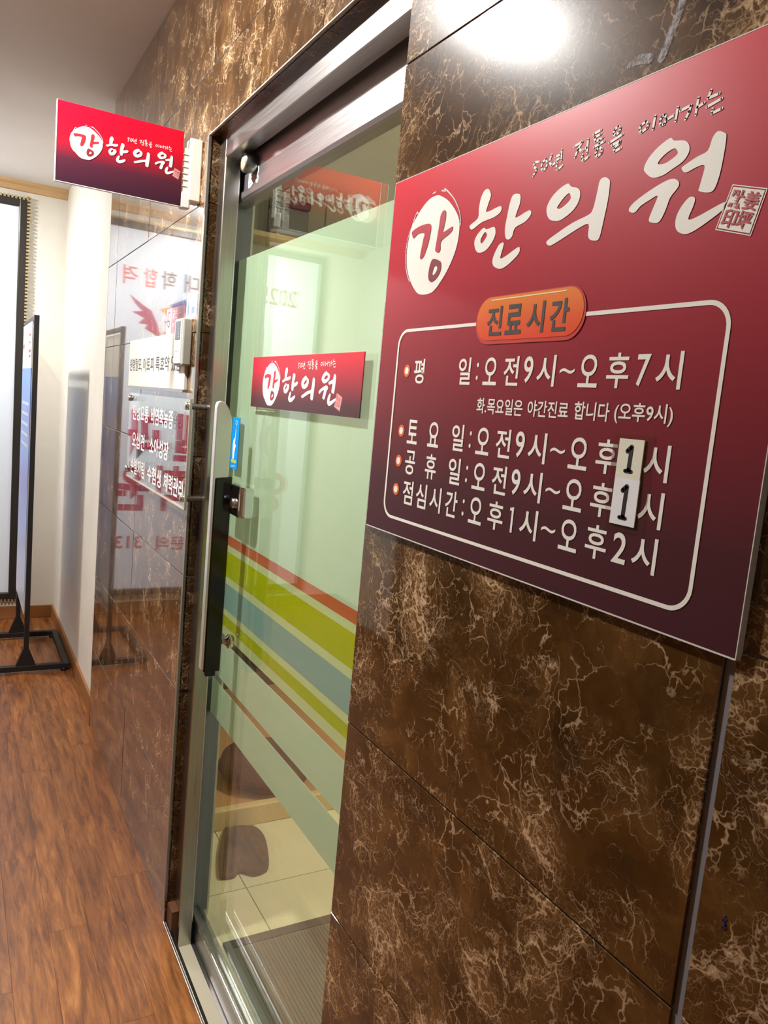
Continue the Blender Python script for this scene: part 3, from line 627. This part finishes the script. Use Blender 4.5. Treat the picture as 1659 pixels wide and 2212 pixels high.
lathe('lock_cylinder', (-1.688, .0495, 1.168), (0, -1, 0), [(.012, 0), (.012, .006), (.009, .008)], STEEL_L, lk, 24)
# round stop on the top rail
rs = lathe('door_stop', (-1.775, .0755, 1.934), (0, -1, 0), [(.020, 0), (.021, .003), (.021, .026), (.019, .029), (.018, .0285)], pmat('green_grey_metal', (.30, .33, .30), .3, .9), dr, 32)
lathe('stop_face', (-1.775, .0475, 1.934), (0, -1, 0), [(.0165, 0), (.016, .0012), (.006, .0016)], pmat('olive_plate', srgb(190, 184, 142), .4), rs, 28)

# ================================================================== THINGS ON THE WALL
WALL = Plane((0, 0, 0), (1, 0, 0), (0, 0, 1), (0, -1, 0))
def wall_plane(x, z, y): return Plane((x, y, z), (1, 0, 0), (0, 0, 1), (0, -1, 0))

# ---- opening hours sign
SX, SZ = -.943, 1.248
sg = thing('opening_hours_sign', (-.6465, -.001, SZ), 'large red to maroon opening hours sign with brushed clinic name and time table on marble', 'sign')
box('panel', SX, -.350, -.0062, .0006, SZ, 1.7065, [SIGN_RED], sg)
WEDGE = pmat('white_foam_edge', srgb(226, 224, 218), .5)
boxes('panel_edge', [(SX-.0008, SX, -.0064, .0006, SZ-.0008, 1.7073), (-.350, -.3492, -.0064, .0006, SZ-.0008, 1.7073), (SX, -.35, -.0064, .0006, SZ-.0014, SZ), (SX, -.35, -.0064, .0006, 1.7065, 1.7073)], WEDGE, sg)
SP = wall_plane(SX, SZ, -.0062); D = .0004
brush_logo(SP, sg, 1, 1, .0462, .3061, D, True)
# rounded box outline, broken by the badge
o0 = rrect(.045, .548, .0195, .2655, .022); o1 = rrect(.0488, .5442, .0233, .2617, .0185)
emit('outline_box', SP, D, [filled([o0, o1])], LETTER, sg)
bd = emit('badge', SP, D+.0003, [filled([rrect(.2175, .391, .2405, .2915, .0245)])], pmat('badge_rim', srgb(204, 52, 42), .4), sg)
bg_ = Plane(SP.O, SP.U, SP.V, SP.N)
emit('badge_face', SP, D+.0006, [filled([rrect(.2195, .388, .2445, .2905, .0225)])], gradient('orange_badge_print', [(0, srgb(238, 74, 40)), (.5, srgb(240, 104, 44)), (1, srgb(246, 142, 54))], .4), bd)
emit('badge_highlight', SP, D+.0008, [stroke([(.243, .2875), (.362, .2875)], .0012)], pmat('pale_yellow_ink', srgb(255, 236, 190), .4), bd)
emit('badge_lettering', SP, D+.0009, [fit(ch, u, u+.0265, .2495, .2805, .022) for ch, u in (('진', .239), ('료', .272), ('시', .307), ('간', .342))], DARK_INK, bd, True)
# timetable lines
BW = .013
H1 = .0305
def line(v0, heads, tail, last):
    P = []
    for ch, u in heads: P.append(fit(ch, u, u+.0245, v0, v0+H1, BW))
    P.append(fit(':', .2275, .2312, v0+.0055, v0+.0245, .0))
    for ch, u, w, dv, hh in tail:
        if ch == '1':
            P.append(filled([[(u, v0+.0245), (u, v0+.0275), (u+.0062, v0+.029), (u+.0062, v0+.002), (u+.0030, v0+.002), (u+.0030, v0+.0250)]])); continue
        P.append(fit(ch, u, u+w, v0+dv, v0+dv+hh, BW if ch != '~' else .0))
    return P
AM = [('오', .241, .0245, 0, .030), ('전', .277, .025, 0, .0305), ('9', .310, .0145, .003, .027), ('시', .331, .027, 0, .0305), ('~', .3645, .0205, .0125, .0052)]
AM1 = [('오', .241, .0245, 0, .030), ('후', .2765, .0265, 0, .0305), ('1', .3135, .0085, .003, .026), ('시', .331, .027, 0, .0305), ('~', .3645, .0205, .0125, .0052)]
PM = [('오', .391, .025, 0, .030), ('후', .4265, .0262, 0, .0308)]
SI = [('시', .4825, .0265, 0, .0307)]
emit('timetable_lettering', SP, D, line(.1965, [('평', .0925), ('일', .192)], AM+PM+[('7', .461, .0145, .002, .027)]+SI, None), LETTER, sg, True)
emit('timetable_lettering', SP, D, line(.1205, [('토', .0905), ('요', .140), ('일', .192)], AM+PM+SI, None), LETTER, sg, True)
emit('timetable_lettering', SP, D, line(.0815, [('공', .0915), ('휴', .1405), ('일', .192)], AM+PM+SI, None), LETTER, sg, True)
emit('timetable_lettering', SP, D, line(.0432, [('점', .0930), ('심', .1255), ('시', .158), ('간', .1925)], AM1+PM+[('2', .460, .016, .002, .027)]+SI, None), LETTER, sg, True)
emit('timetable_lettering', SP, D, [fit('화.목요일은', .235, .315, .1655, .1825, .014), fit('야간진료', .323, .383, .1662, .1825, .014), fit('합니다', .391, .436, .1665, .1835, .014), fit('(오후9시)', .442, .506, .166, .1845, .014)], LETTER, sg, True)
for v in (.2125, .1355, .0965, .0590):
    b = emit('bullet', SP, D, [filled([disc(.0745, v, .0078)])], pmat('orange_ink', srgb(236, 112, 48), .4), sg)
    emit('bullet_centre', SP, D+.0003, [filled([disc(.0745, v, .0046)])], LETTER, b)
# paper labels taped over the closing hour
TAPE = glass_material('clear_tape', (.975, .965, .965, 1), 1.35, .12)
def paper_label(u0, u1, v0, v1, mat, label):
    t = thing('paper_label', (SX+(u0+u1)/2, -.0072, SZ+v0), label, 'label', 'paper labels taped on the opening hours sign')
    box('paper', SX+u0, SX+u1, -.0078, -.0066, SZ+v0, SZ+v1, mat, t)
    pl = wall_plane(SX, SZ, -.0078); c = (u0+u1)/2
    box('tape', SX+u0-.008, SX+u1+.010, -.00705, -.0066, SZ+v0-(.006 if v0 < .1 else -.0005), SZ+v1+(.004 if v0 > .1 else -.0005), TAPE, t)
    emit('numeral', pl, .0003, [stroke([(c-.0035, v1-.0105), (c+.0008, v1-.0065), (c+.0002, v0+.0075)], .0040), stroke([(c-.0036, v0+.0065), (c+.0034, v0+.0065)], .0034)], BLACK_INK, t)
paper_label(.4535, .4815, .1195, .1535, pmat('yellowed_paper', srgb(238, 236, 214), .6), 'ivory paper label with black numeral 1 over the Saturday closing hour on the red sign')
paper_label(.4535, .4820, .0790, .1195, pmat('white_paper', srgb(244, 244, 246), .6), 'white paper label with black numeral 1 over the holiday closing hour on the red sign')

# ---- projecting sign at right angles to the wall
PX, PY0, PY1, PZ0, PZ1 = -1.95, -.3255, -.0465, 1.851, 2.0215
ps = thing('projecting_sign', (PX, -.01, PZ0), 'red projecting clinic sign standing out from the marble on a white ribbed bracket', 'sign')
box('panel', PX-.010, PX, PY0, PY1, PZ0, PZ1, [SIGN_RED2], ps)
boxes('panel_edge', [(PX-.0105, PX+.0006, PY0-.0015, PY0, PZ0-.001, PZ1+.001), (PX-.0105, PX+.0004, PY0, PY1, PZ0-.0012, PZ0)], WHITEP, ps)
PP = Plane((PX, PY0, PZ0), (0, 1, 0), (0, 0, 1), (1, 0, 0))
brush_logo(PP, ps, .4514, .60, .0290, .0575, .0005, False, .575, .1045)
bk = box('bracket', -1.985, -1.947, -.031, .0006, 1.866, 2.012, WHITEP, ps, .004)
sp_ = box('rib_spacer', -1.964, -1.951, -.0462, -.029, 1.886, 1.986, IVORY, ps)
boxes('rib', [(-1.966, -1.9498, -.0464, -.029, 1.899+.0145*k, 1.900+.0145*k) for k in range(6)], IVORY, sp_)
box('clip', -1.972, -1.949, -.0465, -.024, 1.848, 1.886, WHITEP, ps, .003)

# ---- ivory notice board
nb = thing('notice_board', (-2.34, 0, 1.415), 'ivory notice board with dark grey lettering fixed to the marble wall', 'notice')
box('board', -2.69, -1.972, -.0085, .0006, 1.415, 1.562, IVORY, nb, .001, 1)
box('board_lip', -2.69, -1.968, -.012, .0006, 1.409, 1.4152, STEEL_H, nb)
NP = wall_plane(-2.69, 1.415, -.0085)
emit('lettering', NP, .0004, [fit('원형탈모,', .018, .205, .047, .089, .01), fit('아토피', .222, .368, .047, .089, .01), fit('특효약', .392, .556, .047, .089, .01), fit('있음', .576, .684, .047, .089, .01)], GREY_INK, nb, True)

# ---- clear acrylic board on stand-offs
ab = thing('acrylic_board', (-2.235, 0, 1.125), 'clear acrylic board with white lettering held off the marble by steel stand-offs', 'notice')
box('acrylic_sheet', -2.604, -1.866, -.018, -.013, 1.125, 1.394, ACRYL, ab)
boxes('sheet_edge', [(-2.604, -1.866, -.0182, -.0128, 1.1235, 1.1265), (-1.8675, -1.8645, -.0182, -.0128, 1.125, 1.394)], pmat('acrylic_edge', srgb(200, 194, 170), .3), ab)
for xx, y0, zz in ((-2.588, .001, 1.377), (-1.882, .027, 1.377), (-2.588, .001, 1.150), (-1.882, .027, 1.150)):
    L = y0+.0132
    lathe('stand_off', (xx, y0, zz), (0, -1, 0), [(.0075, 0), (.0075, L), (.0095, L+.0003), (.0095, L+.011), (.008, L+.0125)], STEEL_L, ab, 20)
AP = wall_plane(-2.604, 1.125, -.018)
WL = pmat('white_vinyl', srgb(250, 250, 250), .45); RDOT = pmat('red_dot', srgb(232, 84, 64), .4); KA = 1.0417
for txt, u0, u1, v0, v1 in (('만성요통', .066, .280, .178, .226), ('비염축농증', .314, .560, .178, .226), ('오십견', .070, .245, .096, .144), ('소아성장', .312, .530, .096, .144), ('손발저림', .066, .262, .018, .066), ('수험생', .302, .468, .018, .066), ('체력관리', .496, .690, .018, .066)):
    emit('lettering', AP, .0004, [fit(txt, u0*KA, u1*KA, v0*KA, v1*KA, .016)], WL, ab)
for u, v in ((.052, .202), (.298, .202), (.054, .120), (.294, .120), (.052, .042), (.284, .042)):
    emit('bullet', AP, .0005, [filled([disc(u*KA, v*KA, .0088)])], RDOT, ab)

# ---- access control unit
ac = thing('access_terminal', (-1.985, 0, 1.475), 'grey wall terminal with black display and keypad beside the door frame', 'terminal')
GREYP = pmat('grey_plastic', srgb(176, 176, 166), .42); GREYF = pmat('light_grey_plastic', srgb(186, 188, 190), .4)
box('case', -2.028, -1.947, -.024, .0006, 1.475, 1.592, GREYP, ac, .004)
box('front_plate', -2.024, -1.956, -.0258, -.0232, 1.479, 1.589, GREYF, ac, .001, 1)
di = box('display', -2.012, -1.968, -.0268, -.0255, 1.539, 1.584, BLACKG, ac)
for k in range(4): lathe('indicator', (-1.976, -.0268, 1.546+.0062*k), (0, -1, 0), [(.0014, 0), (.001, .0004)], WHITEP, di, 10)
for r in range(3):
    for c in range(3): box('key', -2.014+.017*c, -2.003+.017*c, -.0266, -.0255, 1.497+.013*r, 1.506+.013*r, WHITEP, ac)

# ---- stickers on the marble
ns = thing('no_smoking_sticker', (-2.125, 0, 1.563), 'pink and white no smoking sticker on the marble above the ivory board', 'sticker')
box('sheet', -2.222, -2.026, -.0012, .0006, 1.563, 1.632, pmat('pink_print', srgb(232, 132, 148), .4), ns)
box('white_field', -2.222, -2.170, -.0014, 0, 1.563, 1.632, WHITEP, ns)
QP = wall_plane(-2.222, 1.563, -.0014)
emit('prohibition_ring', QP, .0003, [filled([disc(.026, .040, .020, .022), disc(.026, .040, .0155, .017)]), stroke([(.014, .053), (.038, .027)], .004)], pmat('magenta_ink', srgb(206, 60, 96), .5), ns)
emit('cigarette', QP, .0002, [stroke([(.013, .036), (.034, .036)], .004), stroke([(.036, .040), (.034, .048)], .002)], GREY_INK, ns)
emit('lettering', QP, .0003, [fit('금연', .066, .118, .040, .062, .01), fit('구역', .128, .182, .040, .062, .01), fit('금연구역입니다', .068, .176, .018, .029, .004)], WL, ns)
ws = thing('information_sticker', (-1.967, 0, 1.597), 'small white and blue information sticker above the grey wall terminal', 'sticker')
box('sheet', -2.016, -1.918, -.0012, .0006, 1.597, 1.650, pmat('glossy_white', srgb(246, 248, 252), .3), ws)
IP = wall_plane(-2.016, 1.597, -.0012)
emit('print', IP, .0003, [filled([rrect(.010, .030, .006, .030, .004)]), filled([disc(.020, .035, .006)]), filled([rrect(.050, .078, .008, .024, .002)])], pmat('pale_blue_ink', srgb(120, 140, 200), .5), ws)
emit('print', IP, .0003, [stroke([(.042, .044), (.085, .044)], .003), stroke([(.042, .037), (.080, .037)], .002), stroke([(.042, .031), (.085, .031)], .002)], pmat('pale_grey_ink', srgb(176, 184, 204), .5), ws)

# ---- stickers on the door
rst = thing('door_sticker', (-1.437, GY, 1.391), 'red to maroon clinic name sticker on the frosted glass door', 'sticker')
box('sheet', -1.713, -1.162, GY-.0012, GY+.0004, 1.391, 1.502, SIGN_RED, rst)
RP = wall_plane(-1.713, 1.391, GY-.0012)
brush_logo(RP, rst, .774, .78, .0745, .006, .0004, False, .85, .189)
bst = thing('push_sticker', (-1.808, GY, 1.236), 'narrow blue sticker with pointing white hand on the edge of the glass door', 'sticker')
box('sheet', -1.835, -1.782, GY-.0010, GY+.0004, 1.236, 1.361, pmat('bright_blue_print', srgb(10, 150, 236), .3), bst)
BP = wall_plane(-1.835, 1.235, GY-.0010)
hand = [(.016, .026), (.026, .026), (.029, .046), (.035, .056), (.033, .062), (.028, .058), (.029, .072), (.031, .094), (.028, .094), (.026, .074), (.022, .076), (.017, .072), (.013, .060), (.014, .046)]
emit('hand_symbol', BP, .0003, [filled([smooth_loop(hand, 3)])], WL, bst)
emit('target_symbol', BP, .0003, [filled([disc(.031, .113, .008, .006), disc(.031, .113, .005, .0035)]), stroke([(.030, .098), (.034, .102), (.030, .106)], .004)], pmat('light_blue_ink', srgb(150, 220, 255), .4), bst)
emit('yellow_print', BP, .0003, [filled([rrect(.006, .044, .0155, .0235, .001)])], pmat('yellow_green_ink', srgb(184, 200, 80), .4), bst)
emit('lettering', BP, .0003, [stroke([(.012, .007), (.022, .006), (.028, .009), (.036, .008)], .004)], pmat('pale_blue_print', srgb(170, 220, 255), .4), bst)
hst = thing('security_sticker', (-1.79, .0748, 1.888), 'small silver and white security sticker on the steel rail below the round stop', 'sticker')
HP = wall_plane(-1.822, 1.887, .0750)
emit('foil', HP, .0003, [filled([smooth_loop([(.008, .004), (.008, .034), (.018, .036), (.024, .028), (.032, .030), (.036, .042), (.046, .046), (.050, .034), (.056, .028), (.054, .014), (.040, .010), (.024, .004)], 3)]), filled([disc(.067, .032, .009, .009), disc(.067, .032, .004, .004)]), filled([disc(.066, .014, .010, .009), disc(.066, .014, .004, .004)])], pmat('silver_foil', srgb(232, 238, 246), .25), hst)
emit('foil_print', HP, .0005, [stroke([(.014, .016), (.024, .022), (.036, .022)], .002), stroke([(.016, .010), (.030, .013)], .002), stroke([(.040, .032), (.044, .036)], .003)], GREY_INK, hst)

# ================================================================== FAR END OF THE CORRIDOR
# ---- framed white board on the end wall
BY0, BY1, BZ0, BZ1 = -1.475, -.166, .112, 2.392
fb = thing('framed_board', (END_X, -.82, BZ0), 'tall white advertising board in dark frame with gold beading on the end wall', 'board')
XF = END_X
box('board', XF+.002, XF+.018, BY0+.04, BY1-.04, BZ0+.04, BZ1-.04, pmat('cool_white_board', srgb(228, 238, 250), .35), fb)
FRM = pmat('dark_frame', srgb(44, 40, 36), .3); fw = .052
box('frame', XF-.001, XF+.030, BY0, BY0+fw, BZ0, BZ1, FRM, fb, .006); box('frame', XF-.001, XF+.030, BY1-fw, BY1, BZ0, BZ1, FRM, fb, .006)
box('frame', XF-.001, XF+.030, BY0+fw, BY1-fw, BZ1-fw, BZ1, FRM, fb, .006); box('frame', XF-.001, XF+.030, BY0+fw, BY1-fw, BZ0, BZ0+fw, FRM, fb, .006)
GOLD = pmat('antique_gold', (.62, .50, .28), .35, .85); bl = []
k = BZ0
while k < BZ1:
    for yy in (BY0-.004, BY1-.012): bl.append((XF+.004, XF+.036, yy, yy+.016, k, k+.010))
    k += .019
k = BY0
while k < BY1:
    for zz in (BZ0-.004, BZ1-.012): bl.append((XF+.004, XF+.036, k, k+.010, zz, zz+.016))
    k += .019
boxes('beading', bl, GOLD, fb, kind='stuff')
FP = Plane((XF+.018, 0, 0), (0, 1, 0), (0, 0, 1), (1, 0, 0))
MAG = pmat('magenta_print', srgb(176, 34, 88), .4); ORG_INK = pmat('orange_red_print', srgb(222, 92, 74), .4)
emit('lettering', FP, .0006, [fit('2025', -1.285, -1.035, 2.03, 2.14, .012)], pmat('dark_red_print', srgb(140, 70, 76), .4), fb)
emit('lettering', FP, .0006, [fit('대', -.80, -.71, 2.02, 2.13, .012), fit('학', -.66, -.57, 2.02, 2.13, .012)], GREY_INK, fb, True)
emit('lettering', FP, .0006, [fit('합', -.545, -.465, 2.02, 2.13, .012), fit('격', -.43, -.345, 2.02, 2.13, .012)], ORG_INK, fb, True)
emit('emblem', FP, .0006, [filled([[(-.385, 1.965), (-.47, 1.91), (-.52, 1.885), (-.565, 1.80), (-.585, 1.73), (-.545, 1.745), (-.485, 1.775), (-.50, 1.80), (-.445, 1.80), (-.475, 1.835), (-.405, 1.865), (-.465, 1.875), (-.42, 1.915)]])], MAG, fb, True)
emit('emblem', FP, .0006, [filled([[(-.62, 1.93), (-.72, 1.98), (-.84, 1.96), (-.80, 1.90), (-.70, 1.90)]]), filled([[(-.60, 1.83), (-.66, 1.85), (-.72, 1.80), (-.66, 1.77)]])], pmat('blue_print', srgb(70, 84, 160), .4), fb, True)
emit('emblem', FP, .0006, [filled([[(-.57, 1.90), (-.66, 1.93), (-.70, 1.89), (-.62, 1.86)]]), filled([[(-.595, 1.77), (-.70, 1.77), (-.74, 1.68), (-.60, 1.70)]])], pmat('ochre_print', srgb(206, 158, 88), .4), fb, True)
emit('lettering', FP, .0006, [fit('이', -1.22, -1.03, .98, 1.28, .03), fit('벨', -.98, -.73, .98, 1.28, .03), fit('과', -.70, -.42, .98, 1.28, .03)], MAG, fb, True)
emit('lettering', FP, .0006, [fit('영', -1.30, -1.10, .66, .95, .03), fit('수', -1.05, -.86, .66, .95, .03), fit('학', -.83, -.60, .66, .95, .03), fit('원', -.57, -.32, .66, .95, .03)], MAG, fb, True)
emit('lettering', FP, .0006, [fit('3133', -.53, -.31, .42, .50, .02), fit('문의', -.80, -.62, .41, .50, .02)], MAG, fb, True)

# ---- black poster stand in front of the side wall
st = thing('poster_stand', (-4.2, -.19, 0), 'black steel poster stand with rectangular floor frame by the cream wall', 'stand')
tw = .014
for yy in (-.372, -.005): box('base_tube', -4.5, -3.92, yy-tw, yy+tw, .012, .040, BLACK, st, .003)
for xx in (-4.486, -3.934): box('base_tube', xx-tw, xx+tw, -.36, -.018, .012, .040, BLACK, st, .003)
for xx in (-4.486, -3.934):
    for yy in (-.36, -.018): lathe('foot', (xx, yy, 0), (0, 0, 1), [(.013, 0), (.013, .013)], BLACK, st, 14)
    box('post', xx-.011, xx+.011, -.201, -.179, .035, 1.70, BLACK, st, .002)
    prism('gusset', [(-.235, .038), (-.145, .038), (-.178, .125), (-.202, .125)], 'x', xx-.013, xx+.013, BLACK, st)
box('top_bar', -4.475, -3.945, -.200, -.180, 1.678, 1.698, BLACK, st, .002); box('lower_bar', -4.475, -3.945, -.200, -.180, .27, .288, STEEL, st, .002)
po = thing('poster', (-4.21, -.205, .30), 'white and blue poster sheet hung on the black stand', 'poster')
BLUEP = gradient('blue_poster_print', [(0, srgb(214, 222, 240)), (.35, srgb(150, 170, 226)), (.7, srgb(120, 150, 218)), (1, srgb(86, 140, 214))], .3)
box('sheet', -4.468, -3.952, -.206, -.2025, .29, 1.46, BLUEP, po); box('white_header', -4.468, -3.952, -.206, -.2025, 1.46, 1.672, WHITEP, po)
OP = wall_plane(-4.468, .29, -.206)
emit('print', OP, .0004, [filled([rrect(.36, .47, 1.22, 1.33, .01), rrect(.37, .46, 1.23, 1.32, .005)]), stroke([(.38, 1.25), (.45, 1.25)], .012), stroke([(.39, 1.29), (.44, 1.29)], .01)], RED_INK, po)
emit('print', OP, .0004, [stroke([(.03, 1.28), (.09, 1.28)], .02), stroke([(.05, 1.24), (.05, 1.34)], .016)], ORG_INK, po)
emit('print', OP, .0004, [stroke([(.06, 1.0-.05*k), (.44, 1.0-.05*k)], .014) for k in range(5)], pmat('pale_stripe_ink', srgb(196, 206, 226), .4), po)
